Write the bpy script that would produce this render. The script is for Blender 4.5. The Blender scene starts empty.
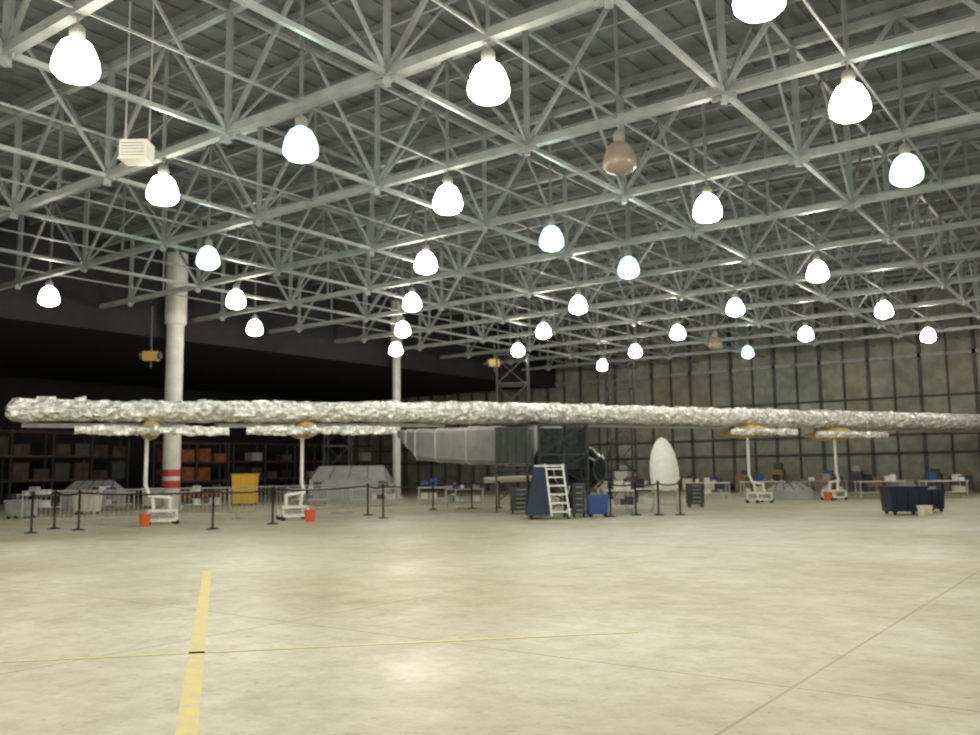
import bpy, random
from math import *
from mathutils import Vector, Matrix
random.seed(7)
S=bpy.context.scene
YAW=.6318; C_,S_=cos(YAW),sin(YAW)
EYE=1.45
def F(lat,dep,z=0.0): return Vector((lat*C_-dep*S_, lat*S_+dep*C_, z))
def K(k,dep,z=0.0): return F(k*dep,dep,z)

# ------------------------------------------------------------ materials
def mat(name,col,rough=.6,metal=0.0,noise=0.0,nscale=4.0,bump=0.0,bscale=20.0,emit=0,ecol=None,spec=.5):
    m=bpy.data.materials.new(name); m.use_nodes=True
    nt=m.node_tree; b=nt.nodes['Principled BSDF']
    b.inputs['Roughness'].default_value=rough; b.inputs['Metallic'].default_value=metal
    b.inputs['Specular IOR Level'].default_value=spec
    b.inputs['Base Color'].default_value=(*col,1)
    tc=nt.nodes.new('ShaderNodeTexCoord')
    if noise>0:
        n=nt.nodes.new('ShaderNodeTexNoise'); n.inputs['Scale'].default_value=nscale; n.inputs['Detail'].default_value=4
        nt.links.new(tc.outputs['Object'],n.inputs['Vector'])
        r=nt.nodes.new('ShaderNodeValToRGB')
        r.color_ramp.elements[0].position=.3; r.color_ramp.elements[1].position=.7
        r.color_ramp.elements[0].color=(*[c*(1-noise) for c in col],1)
        r.color_ramp.elements[1].color=(*[min(1,c*(1+noise)) for c in col],1)
        nt.links.new(n.outputs['Fac'],r.inputs['Fac']); nt.links.new(r.outputs['Color'],b.inputs['Base Color'])
    if bump>0:
        n2=nt.nodes.new('ShaderNodeTexNoise'); n2.inputs['Scale'].default_value=bscale; n2.inputs['Detail'].default_value=3
        nt.links.new(tc.outputs['Object'],n2.inputs['Vector'])
        bp=nt.nodes.new('ShaderNodeBump'); bp.inputs['Strength'].default_value=bump; bp.inputs['Distance'].default_value=.05
        nt.links.new(n2.outputs['Fac'],bp.inputs['Height']); nt.links.new(bp.outputs['Normal'],b.inputs['Normal'])
    if emit:
        b.inputs['Emission Color'].default_value=(*(ecol or col),1); b.inputs['Emission Strength'].default_value=emit
    return m
STEEL=mat('painted_steel',(.205,.225,.215),.42,0,.2,2)
ROOF=mat('roof_deck',(.085,.094,.094),.7,0,.3,1.5)
PURL=mat('purlin_steel',(.14,.155,.15),.5)
WHITE=mat('white_paint',(.75,.75,.72),.5,0,.08,6)
COLM=mat('column_paint',(.56,.56,.52),.55,0,.12,2)
OFFW=mat('offwhite_plastic',(.62,.6,.52),.6)
BLACK=mat('black_plastic',(.012,.012,.013),.5)
DARK=mat('dark_void',(.010,.010,.013),.9,0,.3,2)  # near-black colour carries the darkness of the side bay and its header
DGREY=mat('dark_grey',(.05,.055,.055),.7,0,.3,3)
GREY=mat('grey_fabric',(.33,.34,.33),.7,0,.15,2)
NAVY=mat('navy_plastic',(.008,.014,.042),.6)
BLUE=mat('blue_plastic',(.03,.08,.28),.5)
YEL=mat('yellow_paint',(.70,.42,.03),.5)
HOIST=mat('hoist_paint',(.34,.22,.04),.6)
OCHRE=mat('ochre_padding',(.50,.36,.12),.8,0,.3,5)
ORANGE=mat('orange_plastic',(.75,.12,.03),.5)
RED=mat('red_paint',(.40,.045,.03),.5)
RUST=mat('rust_boxes',(.22,.065,.03),.8,0,.5,2)
BROWN=mat('brown_boxes',(.055,.036,.026),.8,0,.5,2)
CARD=mat('cardboard',(.22,.15,.08),.9,0,.3,3)
GALV=mat('galvanised',(.45,.46,.44),.4,.4)
GLASS=mat('dark_glazing',(.01,.015,.014),.15)
NET=mat('dark_netting',(.02,.03,.026),.9,0,.6,6,.8,14)
RUB=mat('rubber',(.02,.02,.02),.8)
# crinkled foil
FOIL=bpy.data.materials.new('crinkled_foil'); FOIL.use_nodes=True
nt=FOIL.node_tree; b=nt.nodes['Principled BSDF']
b.inputs['Metallic'].default_value=.42
tc=nt.nodes.new('ShaderNodeTexCoord')
v=nt.nodes.new('ShaderNodeTexVoronoi'); v.inputs['Scale'].default_value=5
n=nt.nodes.new('ShaderNodeTexNoise'); n.inputs['Scale'].default_value=3.5; n.inputs['Detail'].default_value=4; n.inputs['Roughness'].default_value=.7
n.inputs['Distortion'].default_value=.6
nt.links.new(tc.outputs['Object'],v.inputs['Vector']); nt.links.new(tc.outputs['Object'],n.inputs['Vector'])
ad=nt.nodes.new('ShaderNodeMath'); ad.operation='ADD'
nt.links.new(v.outputs['Distance'],ad.inputs[0]); nt.links.new(n.outputs['Fac'],ad.inputs[1])
bp=nt.nodes.new('ShaderNodeBump'); bp.inputs['Strength'].default_value=1; bp.inputs['Distance'].default_value=.13
nt.links.new(ad.outputs[0],bp.inputs['Height']); nt.links.new(bp.outputs['Normal'],b.inputs['Normal'])
cr=nt.nodes.new('ShaderNodeValToRGB'); e=cr.color_ramp.elements
e[0].position=.38; e[0].color=(.70,.71,.70,1); e[1].position=.52; e[1].color=(1,1,.98,1)  # white and grey patches paint sparkle and crease shade into the foil colour
nt.links.new(n.outputs['Fac'],cr.inputs['Fac']); nt.links.new(cr.outputs['Color'],b.inputs['Base Color'])
rg=nt.nodes.new('ShaderNodeValToRGB'); e=rg.color_ramp.elements
e[0].position=.4; e[0].color=(.16,.16,.16,1); e[1].position=.62; e[1].color=(.34,.34,.34,1)
nt.links.new(n.outputs['Fac'],rg.inputs['Fac']); nt.links.new(rg.outputs['Color'],b.inputs['Roughness'])

# concrete floor
CONC=bpy.data.materials.new('concrete_floor'); CONC.use_nodes=True
nt=CONC.node_tree; N=nt.nodes; Lk=nt.links; b=N['Principled BSDF']
geo=N.new('ShaderNodeNewGeometry')
def nz(scale,detail=5,rough=.6):
    n=N.new('ShaderNodeTexNoise'); n.inputs['Scale'].default_value=scale; n.inputs['Detail'].default_value=detail
    n.inputs['Roughness'].default_value=rough; Lk.new(geo.outputs['Position'],n.inputs['Vector']); return n
def ramp(src,p0,c0,p1,c1):
    r=N.new('ShaderNodeValToRGB'); e=r.color_ramp.elements
    e[0].position=p0; e[0].color=(*c0,1); e[1].position=p1; e[1].color=(*c1,1)
    Lk.new(src,r.inputs['Fac']); return r
def mixc(kind,fac,a,bb):
    m=N.new('ShaderNodeMix'); m.data_type='RGBA'; m.blend_type=kind
    if isinstance(fac,float): m.inputs[0].default_value=fac
    else: Lk.new(fac,m.inputs[0])
    Lk.new(a,m.inputs[6]); Lk.new(bb,m.inputs[7]); return m.outputs[2]
r1=ramp(nz(.35,6,.65).outputs['Fac'],.3,(.50,.465,.36),.7,(.62,.60,.50))
r2=ramp(nz(3.0,8,.78).outputs['Fac'],.38,(.78,.77,.73),.60,(1,1,1))
r3=ramp(nz(.16,3,.5).outputs['Fac'],.40,(.80,.75,.63),.55,(1,1,1))
r4=ramp(nz(.9,4,.7).outputs['Fac'],.58,(1,1,1),.72,(.74,.67,.54))
r5=ramp(nz(9,4,.6).outputs['Fac'],.30,(.76,.74,.68),.42,(1,1,1))
col=mixc('MULTIPLY',1.0,r1.outputs['Color'],r2.outputs['Color'])
col=mixc('MULTIPLY',.8,col,r3.outputs['Color'])
col=mixc('MULTIPLY',.8,col,r4.outputs['Color'])
col=mixc('MULTIPLY',.8,col,r5.outputs['Color'])
sx=N.new('ShaderNodeSeparateXYZ'); Lk.new(geo.outputs['Position'],sx.inputs[0])
def joint(out,off,per,w):
    a=N.new('ShaderNodeMath'); a.operation='ADD'; a.inputs[1].default_value=-off+100*per+per/2; Lk.new(out,a.inputs[0])
    m=N.new('ShaderNodeMath'); m.operation='MODULO'; m.inputs[1].default_value=per; Lk.new(a.outputs[0],m.inputs[0])
    s=N.new('ShaderNodeMath'); s.operation='SUBTRACT'; s.inputs[1].default_value=per/2; Lk.new(m.outputs[0],s.inputs[0])
    ab=N.new('ShaderNodeMath'); ab.operation='ABSOLUTE'; Lk.new(s.outputs[0],ab.inputs[0])
    lt=N.new('ShaderNodeMath'); lt.operation='LESS_THAN'; lt.inputs[1].default_value=w; Lk.new(ab.outputs[0],lt.inputs[0]); return lt.outputs[0]
jx=joint(sx.outputs[0],-2.04,5.0,.013); jy=joint(sx.outputs[1],6.15,5.0,.013)
mx=N.new('ShaderNodeMath'); mx.operation='MAXIMUM'; Lk.new(jx,mx.inputs[0]); Lk.new(jy,mx.inputs[1])
ml=N.new('ShaderNodeMath'); ml.operation='MULTIPLY'; ml.inputs[1].default_value=.5; Lk.new(mx.outputs[0],ml.inputs[0])
dk=N.new('ShaderNodeRGB'); dk.outputs[0].default_value=(.18,.15,.10,1)
col=mixc('MIX',ml.outputs[0],col,dk.outputs[0])
Lk.new(col,b.inputs['Base Color'])
rr=ramp(nz(.8,4).outputs['Fac'],.3,(.34,.34,.34),.7,(.6,.6,.6)); Lk.new(rr.outputs['Color'],b.inputs['Roughness'])
b.inputs['Specular IOR Level'].default_value=.35
# worn yellow paint
LINE=bpy.data.materials.new('worn_yellow_line'); LINE.use_nodes=True
def mkline(m,ycol,p0,p1):
    global N,Lk,geo
    nt=m.node_tree; N=nt.nodes; Lk=nt.links; geo=N.new('ShaderNodeNewGeometry')
    r=ramp(nz(7,7,.8).outputs['Fac'],p0,(.50,.465,.36),p1,ycol)
    Lk.new(r.outputs['Color'],N['Principled BSDF'].inputs['Base Color']); N['Principled BSDF'].inputs['Roughness'].default_value=.5
mkline(LINE,(.68,.57,.13),.34,.58)
LINE2=bpy.data.materials.new('faded_yellow_line'); LINE2.use_nodes=True; mkline(LINE2,(.66,.56,.18),.40,.64)
# far wall cladding
def wallmat(name,c0,c1):
    global N,Lk,geo
    m=bpy.data.materials.new(name); m.use_nodes=True
    nt=m.node_tree; N=nt.nodes; Lk=nt.links; geo=N.new('ShaderNodeNewGeometry')
    a=ramp(nz(.5,4).outputs['Fac'],.3,c0,.7,c1)
    c=ramp(nz(1.6,3).outputs['Fac'],.4,(.6,.6,.6),.6,(1,1,1))
    Lk.new(mixc('MULTIPLY',.6,a.outputs['Color'],c.outputs['Color']),N['Principled BSDF'].inputs['Base Color'])
    N['Principled BSDF'].inputs['Roughness'].default_value=.7; return m
WALL=wallmat('wall_cladding',(.17,.17,.13),(.28,.28,.22))
PAN=[wallmat('panel_olive',(.17,.17,.13),(.27,.27,.21)),wallmat('panel_green',(.16,.175,.14),(.26,.28,.225)),wallmat('panel_brown',(.17,.16,.12),(.26,.245,.185)),wallmat('panel_pale',(.27,.28,.235),(.34,.35,.29))]

# ------------------------------------------------------------ mesh builder
class MB:
    def __init__(s): s.v=[];s.f=[];s.mi=[];s.mats=[];s.sm=[]
    def _m(s,m):
        if m not in s.mats: s.mats.append(m)
        return s.mats.index(m)
    def add(s,vs,fs,m,sm=False):
        o=len(s.v); i=s._m(m); s.v+=[Vector(p) for p in vs]
        for f in fs: s.f.append([o+k for k in f]); s.mi.append(i); s.sm.append(sm)
    def beam(s,p,q,w,h,m):
        p=Vector(p);q=Vector(q);d=(q-p)
        if d.length<1e-6:return
        d.normalize()
        up=Vector((0,0,1)) if abs(d.z)<.95 else Vector((C_,S_,0))
        x=d.cross(up).normalized()*w/2; y=x.normalized().cross(d).normalized()*h/2
        vs=[p-x-y,p+x-y,p+x+y,p-x+y,q-x-y,q+x-y,q+x+y,q-x+y]
        s.add(vs,[(0,3,2,1),(4,5,6,7),(0,1,5,4),(1,2,6,5),(2,3,7,6),(3,0,4,7)],m)
    def box(s,c,size,m,rot=0.0,taper=1.0):
        cx,cy,cz=c; a,bb,h=size; vs=[]
        for z,t in ((0,1),(h,taper)):
            for sx,sy in ((-1,-1),(1,-1),(1,1),(-1,1)):
                x=sx*a/2*t;y=sy*bb/2*t
                vs.append((cx+x*cos(rot)-y*sin(rot),cy+x*sin(rot)+y*cos(rot),cz+z))
        s.add(vs,[(0,3,2,1),(4,5,6,7),(0,1,5,4),(1,2,6,5),(2,3,7,6),(3,0,4,7)],m)
    def cyl(s,p,q,r1,m,r2=None,seg=10,caps=True):
        r2=r1 if r2 is None else r2
        p=Vector(p);q=Vector(q);d=(q-p).normalized()
        up=Vector((0,0,1)) if abs(d.z)<.9 else Vector((1,0,0))
        x=d.cross(up).normalized(); y=x.cross(d)
        vs=[];
        for c,r in((p,r1),(q,r2)):
            for i in range(seg):
                t=2*pi*i/seg; vs.append(c+x*r*cos(t)+y*r*sin(t))
        s.add(vs,[(i,i+seg,(i+1)%seg+seg,(i+1)%seg) for i in range(seg)],m,True)
        if caps: s.add(vs,[list(range(seg)),[seg+i for i in reversed(range(seg))]],m)
    def loft(s,rings,m,caps=True,sm=True):
        n=len(rings[0]); vs=[p for r in rings for p in r]; fs=[]
        for k in range(len(rings)-1):
            for i in range(n):
                j=(i+1)%n; fs.append((k*n+i,k*n+j,(k+1)*n+j,(k+1)*n+i))
        s.add(vs,fs,m,sm)
        if caps: s.add(list(rings[0])+list(rings[-1]),[list(reversed(range(n))),[n+i for i in range(n)]],m)
    def lathe(s,c,prof,m,seg=16,sm=True):
        c=Vector(c); rings=[[c+Vector((r*cos(2*pi*i/seg),r*sin(2*pi*i/seg),z)) for i in range(seg)] for r,z in prof]
        s.loft(rings,m,True,sm)
    def obj(s,name,parent=None,origin=None):
        xs=[p.x for p in s.v];ys=[p.y for p in s.v];zs=[p.z for p in s.v]
        o=Vector(((min(xs)+max(xs))/2,(min(ys)+max(ys))/2,min(zs))) if origin is None else Vector(origin)
        me=bpy.data.meshes.new(name); me.from_pydata([p-o for p in s.v],[],s.f)
        for m in s.mats: me.materials.append(m)
        me.polygons.foreach_set('material_index',s.mi); me.polygons.foreach_set('use_smooth',s.sm); me.update()
        ob=bpy.data.objects.new(name,me); bpy.context.collection.objects.link(ob)
        if parent is not None:
            ob.parent=parent; ob.location=o-parent.location
        else: ob.location=o
        return ob
def empty(name,loc):
    e=bpy.data.objects.new(name,None); e.location=loc; bpy.context.collection.objects.link(e); return e

# ------------------------------------------------------------ room
GX=lambda i:-3.82-4.604*i
GY=lambda j:6.964+4.61*j
XL=GX(7); YF=57.7; XR=14.6; YN=-11.5; XE=-58; ZR=11.9
def plane(name,x0,x1,y0,y1,z0,z1,m):
    b=MB(); b.box(((x0+x1)/2,(y0+y1)/2,z0),(x1-x0,y1-y0,z1-z0),m); return b.obj(name)
plane('floor',XE-.3,XR+.3,YN-.3,YF+.3,-.2,0,CONC)
plane('wall_far',XE,XR,YF,YF+.3,0,ZR,WALL)
plane('wall_near',XE,XR,YN-.3,YN,0,ZR,mat('near_wall',(.3,.3,.27),.8,0,.15,1))
plane('wall_right',XR,XR+.3,YN,YF,0,ZR,mat('right_wall',(.3,.3,.27),.8,0,.15,1))
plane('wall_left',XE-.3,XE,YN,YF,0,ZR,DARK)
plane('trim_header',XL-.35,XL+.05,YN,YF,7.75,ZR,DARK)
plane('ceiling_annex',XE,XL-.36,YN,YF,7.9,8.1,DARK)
b=MB(); b.box(((XL+XR)/2,(YN+YF)/2,ZR),(XR-XL,YF-YN,.2),ROOF)
x=XL+.6
while x<XR: b.box((x,(YN+YF)/2,ZR-.05),(.12,YF-YN,.06),ROOF); x+=.62
b.obj('ceiling')
b=MB()
X=XE+1; k=0
while X<XR-1.4:
    for z0,z1 in ((.1,2.15),(2.35,3.25),(3.45,5.5),(5.65,7.85)):
        pm=random.choices(PAN,[4,4,2,.5])[0]
        if X>XL-.5: b.box((X+.725,YF-.05,z0),(1.28,.06,z1-z0),pm)
    b.box((X,YF-.08,0),(.20 if k%2==0 else .07,.16,ZR-.3),DGREY); X+=1.45; k+=1
for z,h,m in ((2.2,.12,DGREY),(3.3,.12,DGREY),(5.53,.1,DGREY),(7.9,.22,STEEL)):
    b.box(((XE+XR)/2,YF-.1,z),(XR-XE-.1,.12,h),m)
b.obj('trim_wall_framing')
# roof trusses
b=MB(); ZB=8.75; ZT=11.5; HX=2.302
xs=[GX(i) for i in range(6,-4,-1)]
mids=[x-HX for x in xs]+[xs[-1]+HX]
def truss_x(y,w):
    b.beam((XL+.1,y,ZB),(XR-.1,y,ZB),w,w,STEEL); b.beam((XL+.1,y,ZT),(XR-.1,y,ZT),w,w,STEEL)
    for x in mids:
        b.beam((x,y,ZB-.25),(x,y,ZT),.13,.13,STEEL)
        b.box((x,y,ZB-.17),(.5,.03,.34),STEEL)
    for k,x in enumerate(xs):
        b.beam((x,y,ZB),(x,y,ZT),.07,.07,STEEL)
        b.beam((mids[k],y,ZB),(x,y,ZT),.085,.085,STEEL); b.beam((mids[k+1],y,ZB),(x,y,ZT),.085,.085,STEEL)
def truss_y(x,w):
    b.beam((x,YN,ZB-.02),(x,YF,ZB-.02),w,w,STEEL); b.beam((x,YN,ZT-.02),(x,YF,ZT-.02),w,w,STEEL)
    for j in range(-4,10):
        y0,y1=GY(j),GY(j+1); ym=(y0+y1)/2
        b.beam((x,y0,ZB),(x,ym,ZT),.06,.06,STEEL); b.beam((x,y1,ZB),(x,ym,ZT),.06,.06,STEEL)
for j in range(-4,11): truss_x(GY(j),.18)
for x in mids[1:]: truss_y(x,.10)
for y_ in [YN+1.53*k for k in range(int((YF-YN)/1.53)+1)]:
    b.beam((XL+.1,y_,ZR-.14),(XR-.1,y_,ZR-.14),.08,.18,PURL)
for x in xs: b.beam((x,YN,ZB+.02),(x,YF,ZB+.02),.045,.045,STEEL)
b.obj('roof_truss_frame')
for y,r,rd in ((24.2,.38,1),(39.2,.24,0)):
    b=MB(); c=(XL+.5,y,0)
    b.lathe(c,[(r+.18,0),(r+.18,.12),(r,.13),(r,8.3),(r+.1,8.4),(r+.1,ZR-.25)],COLM,20,False)
    if rd:
        b.lathe(c,[(r+.012,1.45),(r+.012,1.75)],RED,20); b.lathe(c,[(r+.012,.9),(r+.012,1.25)],RED,20)
    b.obj('support_column')

# ------------------------------------------------------------ lamps
WARM=mat('lamp_glow_warm',(1,.93,.80),.5,emit=30,ecol=(1,.93,.80))
GREEN=mat('lamp_glow_mercury',(.5,.6,.55),.5,emit=1.5,ecol=(.52,1,.84))
UNLIT=mat('lamp_unlit_refractor',(.24,.20,.15),.3)
HOUS=mat('lamp_housing',(.22,.22,.20),.5)
def lampmesh(m):
    b=MB(); c=(0,0,0)
    b.lathe(c,[(.11,.32),(.22,.24),(.295,.10),(.34,-.04),(.355,-.15),(.34,-.24),(.26,-.32),(.10,-.37)],m,18)
    b.lathe(c,[(.11,.31),(.12,.38),(.12,.50),(.07,.55)],HOUS,12)
    b.cyl((0,0,.54),(0,0,.80),.02,HOUS,seg=6)
    o=b.obj('high_bay_lamp',origin=(0,0,0)); me=o.data; bpy.data.objects.remove(o); return me
MW,MG,MU=lampmesh(WARM),lampmesh(GREEN),lampmesh(UNLIT)
LZ=EYE+6.5
warm=[(2,0),(1,1),(0,2),(0,1),(3,1),(2,2),(1,3),(3,3),(1,5),(6,2),(5,3),(6,4),(4,4),(3,5),(5,5),(6,6),(4,6),(5,7),(5,9),(4,8),(3,7),(2,6),(2,8),(1,7),(1,9)]
green=[(2,1),(0,3),(4,2),(2,3),(2,4),(3,9)]
off=[(1,2),(3,8)]
behind=[(0,0),(-1,0),(-2,1),(1,0),(0,-1),(-1,-2),(1,-1),(-1,2),(-2,3),(-1,4),(2,-1),(3,0),(4,0),(-2,-1),(0,-2),(2,-2),(3,-1),(5,0),(-1,6),(-2,5),(0,8),(-1,8)]
def lamp(i,j,me,col,pw):
    o=bpy.data.objects.new('high_bay_lamp',me); o.location=(GX(i),GY(j),LZ); bpy.context.collection.objects.link(o)
    if pw:
        l=bpy.data.lights.new('bulb','POINT'); l.energy=pw; l.color=col; l.shadow_soft_size=.12
        lo=bpy.data.objects.new('bulb',l); lo.parent=o; lo.location=(0,0,-.52); bpy.context.collection.objects.link(lo)
PW=172
for i,j in warm+behind: lamp(i,j,MW,(1,.94,.81),PW)
for i,j in green: lamp(i,j,MG,(.70,1,.86),PW*.8)
for i,j in off: lamp(i,j,MU,None,0)

# ------------------------------------------------------------ aircraft
A0=F(1.74,34.6)
def P(a,bf,z): return F(1.74+.889*a+.458*bf, 34.6+.458*a-.889*bf, z)
plane_e=empty('solar_airplane',A0)
def wz(a):
    t=a/30.1+.464
    pts=[(-.15,3.42),(0,3.45),(.464,3.66),(.82,3.66),(1.42,3.68)]
    for (t0,z0),(t1,z1) in zip(pts,pts[1:]):
        if t<=t1: return z0+(z1-z0)*(t-t0)/(t1-t0)
    return pts[-1][1]
prof=[(1.0,-.06),(1.02,.05),(1.0,.14),(.9,.24),(.72,.33),(.3,.39),(-.4,.35),(-1.2,.16),(-1.95,.02),(-1.95,-.03),(-1.2,-.20),(-.4,-.31),(.3,-.36),(.72,-.31),(.88,-.25),(.96,-.16)]
b=MB(); rings=[]
a=-18.0; step=.17
while a<=28.8:
    s=1.0+.04*sin(a*1.7)
    if a<-12.3: s*=.90
    elif a<-5: s*=.94
    elif a<1: s*=1.05
    s*=1+.05*max(0,a)/28
    e=min(1,(a+18.05)/.25); s*=.35+.65*sqrt(max(0,e))
    ring=[]
    for k,(x,z) in enumerate(prof):
        jx=random.uniform(-.07,.07); jz=random.uniform(-.04,.04)
        ring.append(P(a+random.uniform(-.07,.07),x*(.9+.1*s)+jx,wz(a)+z*s+jz))
    rings.append(ring); a+=step
n_=len(rings[0]); vs=[p for r in rings for p in r]; fs=[]
for k in range(len(rings)-1):
    for i in range(n_):
        j=(i+1)%n_; A,B,C,D=k*n_+i,k*n_+j,(k+1)*n_+j,(k+1)*n_+i
        if random.random()<.5: fs+=[(A,B,C),(A,C,D)]
        else: fs+=[(A,B,D),(B,C,D)]
b.add(vs,fs,FOIL,False)
b.add(list(rings[0])+list(rings[-1]),[list(reversed(range(n_))),[n_+i for i in range(n_)]],FOIL)
for k in range(190):
    a=random.uniform(-17.5,28); w=random.uniform(.12,.45)
    z=wz(a)+random.uniform(-.1,.36); x=1.02 if z-wz(a)<.2 else .8
    p=[P(a,x+.03,z-.10),P(a+w,x+.05,z-.08+random.uniform(-.04,.04)),P(a+w,x-.12,z+.05+random.uniform(0,.06)),P(a,x-.1,z+.04)]
    b.add(p,[(0,1,2,3)],FOIL)
b.obj('wing',plane_e)
b=MB()
for a0,a1 in ((-17.6,-13),(-12,-4),(2,9),(17,27)):
    b.loft([[P(a,.35,wz(a)-.36),P(a,-.3,wz(a)-.3),P(a,-.3,wz(a)-.46),P(a,.35,wz(a)-.50)] for a in (a0,(a0+a1)/2,a1)],GREY,True,False)
b.obj('wing_underside_panel',plane_e)
def engine(n,a,zp,dia,cant,leg,off=0):
    zt=wz(a)-.3
    b=MB()
    prof2=[(1.75,.07),(1.6,.2),(1.2,.27),(.5,.28),(-.3,.2),(-.9,.08)]
    rings=[[P(a+r*cos(t),bf,zp+.05+r*1.05*sin(t)) for t in [2*pi*i/12 for i in range(12)]] for bf,r in prof2]
    b.loft(rings,OCHRE)
    for bf in (-.2,.7):
        b.beam(P(a,bf,zp+.1),P(a,bf-.1,zt+.1),.16,.16,OCHRE)
    b.obj(f'nacelle_{n}',plane_e)
    b=MB(); seg=22; L=dia/2
    for sgn in (-1,1):
        rings=[]
        for k in range(seg+1):
            f=k/seg; r=.12+f*(L-.12+off*sgn)
            hw=(.09+.08*sin(min(1,f*1.6)*pi*.62))*(1-.25*f)+random.uniform(-.02,.02); th=.10
            aa=a+sgn*r*cos(cant); zz=zp+sgn*r*sin(cant)+random.uniform(-.02,.02)
            rings.append([P(aa,1.85+th*cos(t)+random.uniform(-.02,.02),zz+hw*sin(t)) for t in [2*pi*i/8 for i in range(8)]])
        if sgn<0: rings=[list(reversed(r)) for r in rings]
        b.loft(rings,FOIL,True,False)
    b.loft([[P(a+r*cos(t),bf,zp+r*sin(t)) for t in [2*pi*i/12 for i in range(12)]] for bf,r in ((1.7,.16),(1.85,.17),(2.0,.13),(2.12,.03))],FOIL)
    b.obj(f'propeller_{n}',plane_e)
    b=MB(); r=.055; d=leg
    b.cyl(P(a-.1,.9,zp-.15),P(a-.1,.9,1.15),.06,WHITE)
    b.cyl(P(a-.1,.9,1.2),P(a+.02*d,.95,.85),r,WHITE); b.cyl(P(a+.02*d,.95,.87),P(a+.62*d,.95,.80),r,WHITE)
    b.cyl(P(a+.62*d,.95,.82),P(a+.62*d,.95,.35),r,WHITE); b.cyl(P(a+.1*d,.95,.85),P(a+.15*d,.95,.4),r,WHITE)
    for z in (.14,.42):
        for bf in (.65,1.25): b.beam(P(a-.02,bf,z),P(a+.78*d,bf,z),.07,.07,WHITE)
        for q in (-.02,.78): b.beam(P(a+q*d,.65,z),P(a+q*d,1.25,z),.07,.07,WHITE)
    for q in (-.02,.78):
        for bf in (.65,1.25):
            b.beam(P(a+q*d,bf,.14),P(a+q*d,bf,.44),.06,.06,WHITE)
            b.cyl(P(a+q*d,bf-.03,.08),P(a+q*d,bf+.03,.08),.08,RUB)
    b.obj(f'outrigger_leg_{n}',plane_e)
engine(1,-14.1,2.8,4.3,.0,1); engine(2,-9.3,2.85,4.9,.01,-1,.35); engine(3,10.0,2.98,3.6,0,1); engine(4,15.2,2.90,4.4,0,-1)
b=MB(); rings=[]
for bf,zb,ztp,w in ((1.0,1.75,3.2,1.3),(-1.5,1.7,3.3,1.3),(-5,1.8,3.4,1.2),(-8.5,1.95,3.5,1.0),(-11.2,2.1,3.6,.8),(-12.8,2.75,3.65,.5),(-14.3,3.35,3.7,.3)):
    r=[]
    for sa,sz in ((-1,.12),(-1,.9),(-.7,1),(.7,1),(1,.9),(1,.12),(.7,0),(-.7,0)):
        r.append(P(sa*w/2,bf,zb+(ztp-zb)*sz))
    rings.append(r)
b.loft(rings,GREY,True,False)
for r in rings[1:-1]:
    for k in range(8): b.beam(r[k],r[(k+1)%8],.07,.07,OFFW)
b.obj('fuselage',plane_e)
b=MB(); rings=[]
bfs=[(1.0,.65,1.85,.75),(1.8,.60,1.8,.8),(2.6,.65,1.75,.82),(3.3,.72,1.6,.72),(3.9,.85,1.35,.52),(4.3,1.1,.8,.25)]
for bf,zb,h,w in bfs:
    rings.append([P(w*cos(t),bf,zb+h/2+h/2*sin(t)) for t in [2*pi*i/16 for i in range(16)]])
b.loft(rings,GLASS)
for r in rings:
    for k in range(0,16): b.beam(r[k],r[(k+1)%16],.05,.05,OFFW if r is rings[2] else DGREY)
for k in (2,4,6,12):
    for r0,r1 in zip(rings,rings[1:]): b.beam(r0[k],r1[k],.05,.05,OFFW)
b.obj('cockpit',plane_e)
b=MB()
b.cyl(P(-.15,2.2,.32),P(.15,2.2,.32),.32,RUB,seg=18); b.cyl(P(-.17,2.2,.32),P(.17,2.2,.32),.14,GALV)
for q in(-.22,.22): b.beam(P(q,2.2,.32),P(q,2.2,.95),.08,.08,WHITE)
for q in (-.9,.9):
    b.beam(P(q,1.2,.12),P(q,3.4,.12),.1,.12,WHITE); b.beam(P(q,1.4,.12),P(q*.6,1.4,.95),.07,.07,WHITE); b.beam(P(q,3.2,.12),P(q*.6,3.2,.95),.07,.07,WHITE)
b.beam(P(-.9,1.4,.12),P(.9,1.4,.12),.08,.08,WHITE); b.beam(P(-.9,3.2,.12),P(.9,3.2,.12),.08,.08,WHITE)
b.obj('main_landing_gear',plane_e)

def frame_tower(name,cen,w,d,h,levels,m,rot=YAW,th=.06,net=None,brace=True):
    b=MB(); cx,cy=cen.x,cen.y
    def q(x,y,z): return Vector((cx+x*cos(rot)-y*sin(rot),cy+x*sin(rot)+y*cos(rot),z))
    cs=[(-w/2,-d/2),(w/2,-d/2),(w/2,d/2),(-w/2,d/2)]
    for x,y in cs: b.beam(q(x,y,0),q(x,y,h),th,th,m)
    for l in range(1,levels+1):
        z=h*l/levels; z0=h*(l-1)/levels
        for k in range(4):
            p0,p1=cs[k],cs[(k+1)%4]
            b.beam(q(*p0,z),q(*p1,z),th,th,m)
            if brace: b.beam(q(*p0,z0),q(*p1,z),th*.6,th*.6,m)
    if net:
        for (k,z0,z1,mm) in net:
            p0,p1=cs[k],cs[(k+1)%4]; n=10
            for s_ in range(n):
                f0,f1=s_/n,(s_+1)/n
                o0,o1=.05*sin(s_*1.9),.05*sin((s_+1)*1.9)
                A=q(p0[0]+(p1[0]-p0[0])*f0,p0[1]+(p1[1]-p0[1])*f0+o0,z0);B=q(p0[0]+(p1[0]-p0[0])*f1,p0[1]+(p1[1]-p0[1])*f1+o1,z0)
                b.add([A,B,B+Vector((0,0,z1-z0)),A+Vector((0,0,z1-z0))],[(0,1,2,3)],mm)
    return b.obj(name)
frame_tower('cockpit_access_scaffold',F(2.4,30.0),1.6,.6,3.0,3,BLACK,net=[(2,1.5,2.9,NET)])
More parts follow.
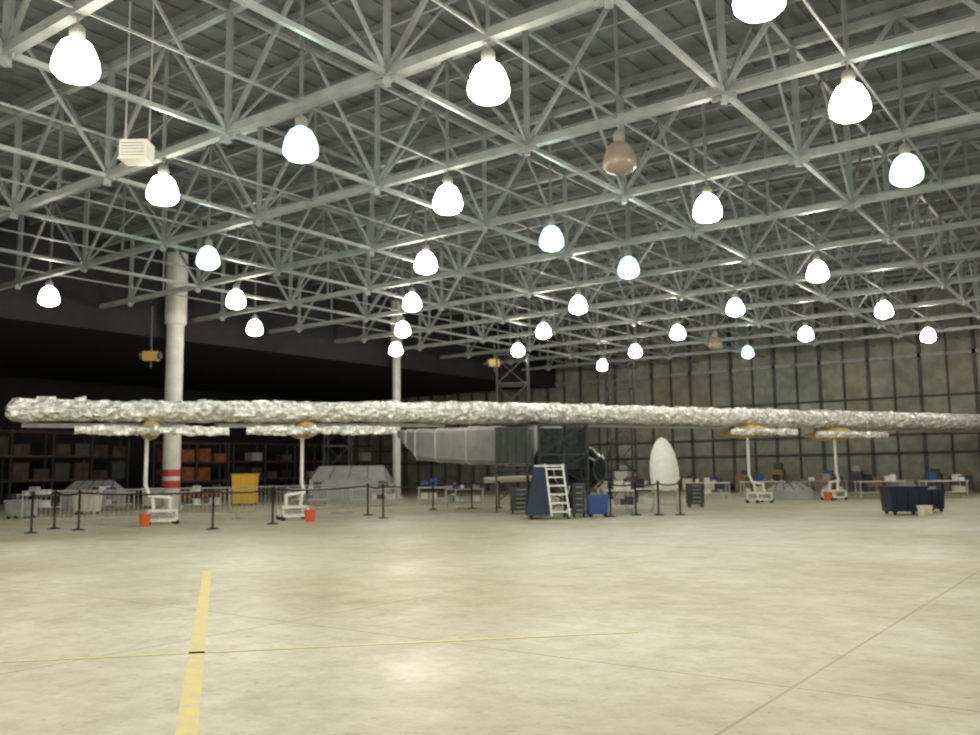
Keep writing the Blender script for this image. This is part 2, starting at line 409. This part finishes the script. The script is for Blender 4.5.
frame_tower('fuselage_screen_frame',F(.75,33.2),1.15,.6,3.05,2,DGREY,net=[(0,1.75,3.0,DGREY)],brace=False)
frame_tower('scaffold_tower',K(.025,46),1.6,1.4,7.4,5,BLACK,th=.09)
frame_tower('scaffold_tower',K(.145,47),1.3,1.3,7.2,5,BLACK,th=.07)
frame_tower('scaffold_tower',K(-.17,52),1.4,1.2,4.6,3,DGREY,th=.06)

b=MB(); R0=K(.064,28.3)
def Q(x,y,z,o=R0): return Vector((o.x+x*C_-y*S_,o.y+x*S_+y*C_,z))
for x in (-.75,-.08):
    b.add([Q(x,-.75,.12),Q(x,.6,.12),Q(x+.12,.6,1.62),Q(x+.12,.15,1.62)],[(0,1,2,3)],NAVY)
    b.add([Q(x+.04,-.75,.12),Q(x+.04,.6,.12),Q(x+.16,.6,1.62),Q(x+.16,.15,1.62)],[(3,2,1,0)],NAVY)
b.add([Q(-.78,-.76,.12),Q(-.05,-.76,.12),Q(-.05,.14,1.62),Q(-.5,.14,1.62)],[(0,1,2,3)],NAVY)
for k in range(6):
    z=.2+k*.26; y=-.75+k*.17
    b.box(Q(.27-.02*k,y,z),(.5,.22,.05),WHITE,YAW)
for x in (0,.54): b.beam(Q(x,-.85,.1),Q(x-.1,.2,1.66),.05,.07,WHITE)
b.box(Q(0,.42,1.6),(1.0,.6,.05),WHITE,YAW)
for x in (-.5,.5):
    for y in (.15,.68): b.beam(Q(x,y,.05),Q(x,y,2.1),.04,.04,NAVY)
    b.beam(Q(x,.15,2.1),Q(x,.68,2.1),.04,.04,NAVY)
    b.beam(Q(x,-.8,.9),Q(x,.15,2.1),.04,.04,NAVY)
for x in(-.6,.5):
    for y in (-.7,.6): b.cyl(Q(x-.03,y,.07),Q(x+.03,y,.07),.07,RUB)
b.obj('rolling_access_stairs')

T0=K(.193,30.5)
b=MB(); rings=[]
for z,r in ((.74,.30),(.82,.44),(1.0,.49),(1.35,.50),(1.7,.47),(2.05,.39),(2.3,.28),(2.46,.17),(2.54,.04)):
    rings.append([Q(-.05*(z-.7)+r*cos(t),r*.75*sin(t),z,T0) for t in [2*pi*i/20 for i in range(20)]])
b.loft(rings,WHITE)
for x in (-.42,.42):
    b.beam(Q(x,-.3,0.02,T0),Q(x*.8,-.2,.8,T0),.05,.05,GALV); b.beam(Q(x,.3,0.02,T0),Q(x*.8,.2,.8,T0),.05,.05,GALV); b.beam(Q(x,-.3,.3,T0),Q(x,.3,.3,T0),.04,.04,GALV)
b.beam(Q(-.42,-.3,.3,T0),Q(.42,-.3,.3,T0),.04,.04,GALV); b.beam(Q(-.45,0,.76,T0),Q(.45,0,.76,T0),.5,.06,GREY)
b.obj('canopy_fairing_on_stand')

def crate(name,cen,w,d,h,m,lid=None,rot=YAW,wheels=True):
    b=MB(); z0=.1 if wheels else 0
    b.box((cen.x,cen.y,z0),(w*.9,d*.9,h),m,rot,1.1)
    b.box((cen.x,cen.y,z0+h-.06),(w*1.04,d*1.04,.08),lid or m,rot)
    for f in (-.3,0,.3):
        b.box(Q(f*w,-d*.49,z0+.05,cen),(.05,.05,h-.12),lid or m,rot)
    if wheels:
        for sx_ in(-1,1):
            for sy_ in(-1,1):
                b.cyl(Q(sx_*w*.36-.03,sy_*d*.36,.07,cen),Q(sx_*w*.36+.03,sy_*d*.36,.07,cen),.07,RUB)
    return b.obj(name)
crate('storage_crate',K(.117,28.6),.65,.5,.58,BLUE)
crate('wheeled_bin',K(.455,27.8),1.15,.8,.74,NAVY)
crate('wheeled_bin',K(.481,29.2),.8,.8,.60,NAVY)
crate('small_box',K(.478,26.9),.32,.3,.28,OFFW,wheels=False)
crate('yellow_cabinet',K(-.273,44),1.1,.9,1.4,YEL)
crate('storage_crate',K(-.447,36),.9,.7,.7,OFFW)
crate('storage_crate',K(-.52,33),.9,.7,.55,GREY)
crate('storage_crate',K(-.37,42),1.2,.7,.8,OFFW)
def cabinet(cen,w,d,h,m):
    b=MB(); b.box((cen.x,cen.y,.12),(w,d,h),m,YAW); n=5
    for k in range(n):
        z=.16+k*(h-.05)/n
        b.box(Q(0,-d/2-.01,z,cen),(w*.92,.02,(h-.05)/n-.03),m,YAW); b.box(Q(0,-d/2-.035,z+.06,cen),(w*.5,.03,.02),GALV,YAW)
    for x in(-w*.4,w*.4):
        for y in(-d*.35,d*.35): b.cyl(Q(x-.02,y,.06,cen),Q(x+.02,y,.06,cen),.06,RUB)
    b.obj('tool_cabinet')
cabinet(K(.096,28.6),.4,.4,.95,DGREY); cabinet(K(.033,31.5),.8,.5,.8,DGREY); cabinet(K(.225,35),.6,.5,.8,DGREY)

def table(name,cen,w,d,h,top,stuff):
    b=MB()
    b.box(Q(0,0,h-.05,cen),(w,d,.05),top,YAW)
    for x in(-w/2+.05,w/2-.05):
        for y in(-d/2+.05,d/2-.05): b.beam(Q(x,y,0,cen),Q(x,y,h-.05,cen),.05,.05,GALV)
    b.box(Q(0,0,.25,cen),(w*.95,d*.9,.03),top,YAW)
    for k in range(stuff):
        x=random.uniform(-w/2+.15,w/2-.15); s=random.uniform(.12,.35)
        b.box(Q(x,random.uniform(-.1,.1),h,cen),(s,s*.8,s*random.uniform(.4,1.3)),random.choice([WHITE,GREY,BLUE,DGREY,OFFW,BLACK]),YAW)
        b.box(Q(x,random.uniform(-.1,.1),.28,cen),(s,s*.8,s*.8),random.choice([WHITE,GREY,DGREY,OFFW]),YAW)
    return b.obj(name)
for k,d,w,n in ((.14,31,1.1,6),(.165,32.8,1.1,6),(-.03,37,1.6,6),(-.06,42,1.8,6),(-.13,42,2.2,6),(-.20,43,1.8,6),(-.32,38,1.8,6),(-.42,39.5,1.8,6),(-.50,37,1.6,6),(.24,45,2,6),(.30,47,2.2,6),(.37,47,2,6),(.43,43,2.2,5),(.50,42,2,5)):
    table('work_table',K(k,d),w,.7,.8,random.choice([GREY,WHITE,OFFW]),n)
b=MB(); B0=K(.05,39.5)
b.cyl(Q(-2.3,0,1.1,B0),Q(2.2,0,1.25,B0),.13,OFFW,seg=12); b.cyl(Q(2.2,0,1.25,B0),Q(2.6,0,1.25,B0),.13,OFFW,.03,12)
for x in (-1.7,1.6):
    b.beam(Q(x,-.35,0,B0),Q(x,0,1.15,B0),.06,.06,GALV); b.beam(Q(x,.35,0,B0),Q(x,0,1.15,B0),.06,.06,GALV)
b.obj('boom_on_trestles')

X=-34.2
while X<-4:
    Y=YF-random.uniform(1.2,3.2)
    b=MB(); w=random.uniform(.7,1.3)
    for l in range(3): b.box((X,Y-.35+.35*l,0),(w,.1,.1),CARD)
    b.box((X,Y,.1),(w,.9,.03),CARD)
    h=random.uniform(.4,1.4); b.box((X,Y,.13),(w*.9,.8,h),random.choice([CARD,GREY,DGREY,DGREY,CARD,OFFW]),random.uniform(-.1,.1))
    b.box((X+w*.1,Y,.13+h),(w*.5,.5,h*.3),random.choice([CARD,GREY,BLUE,DGREY]),.1)
    b.obj('pallet_of_boxes'); X+=w+random.uniform(.1,.8)

def rack(name,x,y,L,h,along='y',cols=(RUST,CARD,DGREY,GREY),m=DGREY):
    b=MB(); n=int(L/2.4)
    def q(u,v,z): return (x+v,y+u,z) if along=='y' else (x+u,y+v,z)
    for k in range(n+1):
        u=-L/2+k*L/n
        for v in (-.45,.45): b.beam(q(u,v,0),q(u,v,h),.09,.09,m)
    lv=3
    for l in range(1,lv+1):
        z=h*l/lv-.1
        for v in(-.45,.45): b.beam(q(-L/2,v,z),q(L/2,v,z),.06,.12,BROWN)
    for l in range(0,lv):
        z=h*l/lv-.04 if l else 0
        for k in range(n*2):
            if random.random()<.85:
                u=-L/2+(k+.5)*L/(n*2); hh=random.uniform(.4,h/lv-.35)
                b.box(q(u,0,z),(.8,.9,hh) if along=='y' else (.9,.8,hh),random.choice(cols))
    return b.obj(name)
rack('pallet_rack',-52,20,24,4.2,cols=(BROWN,DGREY,BROWN,BLACK,DGREY,BROWN))
rack('pallet_rack',-48.5,34.5,4.8,3.6,cols=(RUST,RUST,RUST,CARD))
rack('pallet_rack',-52,47,14,3.8,cols=(DGREY,BLACK,BROWN,GREY))
def tent(cen,w,d,h):
    b=MB()
    p=[Q(-w/2,-d/2,0,cen),Q(w/2,-d/2,0,cen),Q(w/2,d/2,0,cen),Q(-w/2,d/2,0,cen)]
    e=[v+Vector((0,0,h*.6)) for v in p]; r=[Q(-w/2+.3,0,h,cen),Q(w/2-.3,0,h,cen)]
    b.add(p+e+r,[(0,1,5,4),(1,2,6,5),(2,3,7,6),(3,0,4,7),(4,5,9,8),(6,7,8,9),(5,6,9),(7,4,8)],GREY)
    for k in range(5):
        f=k/4; b.beam(e[0].lerp(e[1],f),r[0].lerp(r[1],f),.04,.04,DGREY)
    b.obj('dust_cover_tent')
tent(K(-.155,50),4.2,2.5,1.9); tent(K(-.44,43),2.4,1.6,1.3); tent(K(.33,43),1.8,1.2,.75)

for k,d in ((-.383,26.6),(-.201,28.1),(.372,40)):
    c=K(k,d); b=MB(); b.lathe(c,[(.13,0),(.17,.34),(.185,.36),(.15,.36),(.12,.05)],ORANGE,14)
    pts=[Q(.17*cos(t),0,.34+.14*sin(t),c) for t in [pi*i/8 for i in range(9)]]
    for p0,p1 in zip(pts,pts[1:]): b.beam(p0,p1,.015,.015,GALV)
    b.obj('plastic_bucket')

def stan(b,c):
    b.lathe(c,[(.18,0),(.18,.02),(.06,.05),(.033,.06),(.033,1.0),(.045,1.0),(.045,1.1),(.03,1.11)],BLACK,12)
posts=[(-.508,24.0),(-.483,25.9),(-.456,25.2),(-.308,24.7),(-.242,26.9),(-.137,31.8),(-.12,29.6),(-.065,36.0),(-.022,36.5),(.008,36.8)]
right=[(.131,28.6),(.159,29.4),(.184,29.2),(.208,29.2)]
for g in (posts,right):
    b=MB()
    P_=[K(k,d) for k,d in g]
    for c in P_: stan(b,c)
    for p0,p1 in zip(P_,P_[1:]):
        for s_ in range(6):
            f0,f1=s_/6,(s_+1)/6; sag=lambda f:1.02-.12*4*f*(1-f)*.5
            A=p0.lerp(p1,f0);B=p0.lerp(p1,f1); A.z=sag(f0);B.z=sag(f1)
            b.beam(A,B,.012,.05,BLACK)
    b.obj('stanchion_barrier')
def barrier(p0,p1):
    b=MB(); d=(p1-p0); L=d.length
    up=Vector((0,0,1))
    for z in (.2,1.05): b.cyl(p0+up*z,p1+up*z,.022,GALV,seg=6)
    n=int(L/.14)
    for k in range(n+1):
        q=p0.lerp(p1,k/n); b.cyl(q+up*.2,q+up*1.05,.010 if 0<k<n else .022,GALV,seg=5)
    t=Vector((-d.y,d.x,0)).normalized()*.3
    for f in (.1,.9):
        q=p0.lerp(p1,f); b.beam(q-t+up*.015,q+t+up*.015,.05,.03,GALV); b.beam(q+up*.02,q+up*.25,.03,.03,GALV)
    b.obj('crowd_control_barrier')
bl=[(-.52,27.5),(-.44,27.6),(-.36,29.2),(-.29,30.4),(-.225,32),(-.165,34),(-.11,35.6)]
B_=[K(k,d) for k,d in bl]
for p0,p1 in zip(B_,B_[1:]):
    barrier(p0.lerp(p1,.01),p0.lerp(p1,.99))

b=MB(); H0=F(-7.3,18.0)
b.box((H0.x,H0.y,EYE+6.5),(.56,.45,.42),OFFW,YAW)
for k in range(5): b.box(Q(0,-.235,EYE+6.57+k*.065,H0),(.48,.03,.02),GREY,YAW)
b.box(Q(0,-.24,EYE+6.5,H0),(.60,.03,.03),OFFW,YAW)
for x in(-.25,.25): b.beam(Q(x,0,EYE+6.9,H0),Q(x,0,ZT,H0),.03,.03,GALV)
b.obj('unit_heater')
for k,d,z in ((-.382,37.5,6.3),(.005,50,7.35)):
    b=MB(); c=K(k,d)
    b.box((c.x,c.y,z),(.6,.35,.4),HOIST,YAW); b.cyl(Q(-.3,0,z+.22,c),Q(-.45,0,z+.22,c),.16,DGREY); b.cyl(Q(.3,0,z+.22,c),Q(.42,0,z+.22,c),.15,DGREY)
    b.beam(Q(0,0,z+.35,c),Q(0,0,8.65,c),.06,.06,DGREY); b.cyl(Q(0,0,z,c),Q(0,0,z-.3,c),.05,BLACK)
    b.obj('chain_hoist')

def strip(name,p,q,w,m):
    d=(q-p).normalized(); t=Vector((-d.y,d.x,0))*w/2; b=MB()
    u=Vector((0,0,.003)); b.add([p-t,q-t,q+t,p+t,p-t+u,q-t+u,q+t+u,p+t+u],[(0,3,2,1),(4,5,6,7),(0,1,5,4),(1,2,6,5),(2,3,7,6),(3,0,4,7)],m); b.obj(name)
strip('floor_marking_line',F(-.7,1.8),F(-4.35,13.9),.125,LINE)
strip('floor_marking_line',F(-8.5,6.5),F(1.3,8.3),.08,LINE2)

# ------------------------------------------------------------ world, camera, view
w=bpy.data.worlds.new('w'); S.world=w; w.use_nodes=True
w.node_tree.nodes['Background'].inputs[0].default_value=(.5,.52,.5,1); w.node_tree.nodes['Background'].inputs[1].default_value=.01
cam=bpy.data.cameras.new('camera'); co=bpy.data.objects.new('camera',cam); bpy.context.collection.objects.link(co)
cam.sensor_width=36; cam.lens=895/980*36; cam.clip_end=300
co.matrix_world=Matrix.Translation((0,0,EYE))@Matrix.Rotation(YAW,4,'Z')@Matrix.Rotation(pi/2+.1164,4,'X')@Matrix.Rotation(-.0131,4,'Z')
cam.dof.use_dof=True; cam.dof.focus_distance=5.5; cam.dof.aperture_fstop=2.2
S.camera=co
S.view_settings.view_transform='Standard'; S.view_settings.exposure=0.0
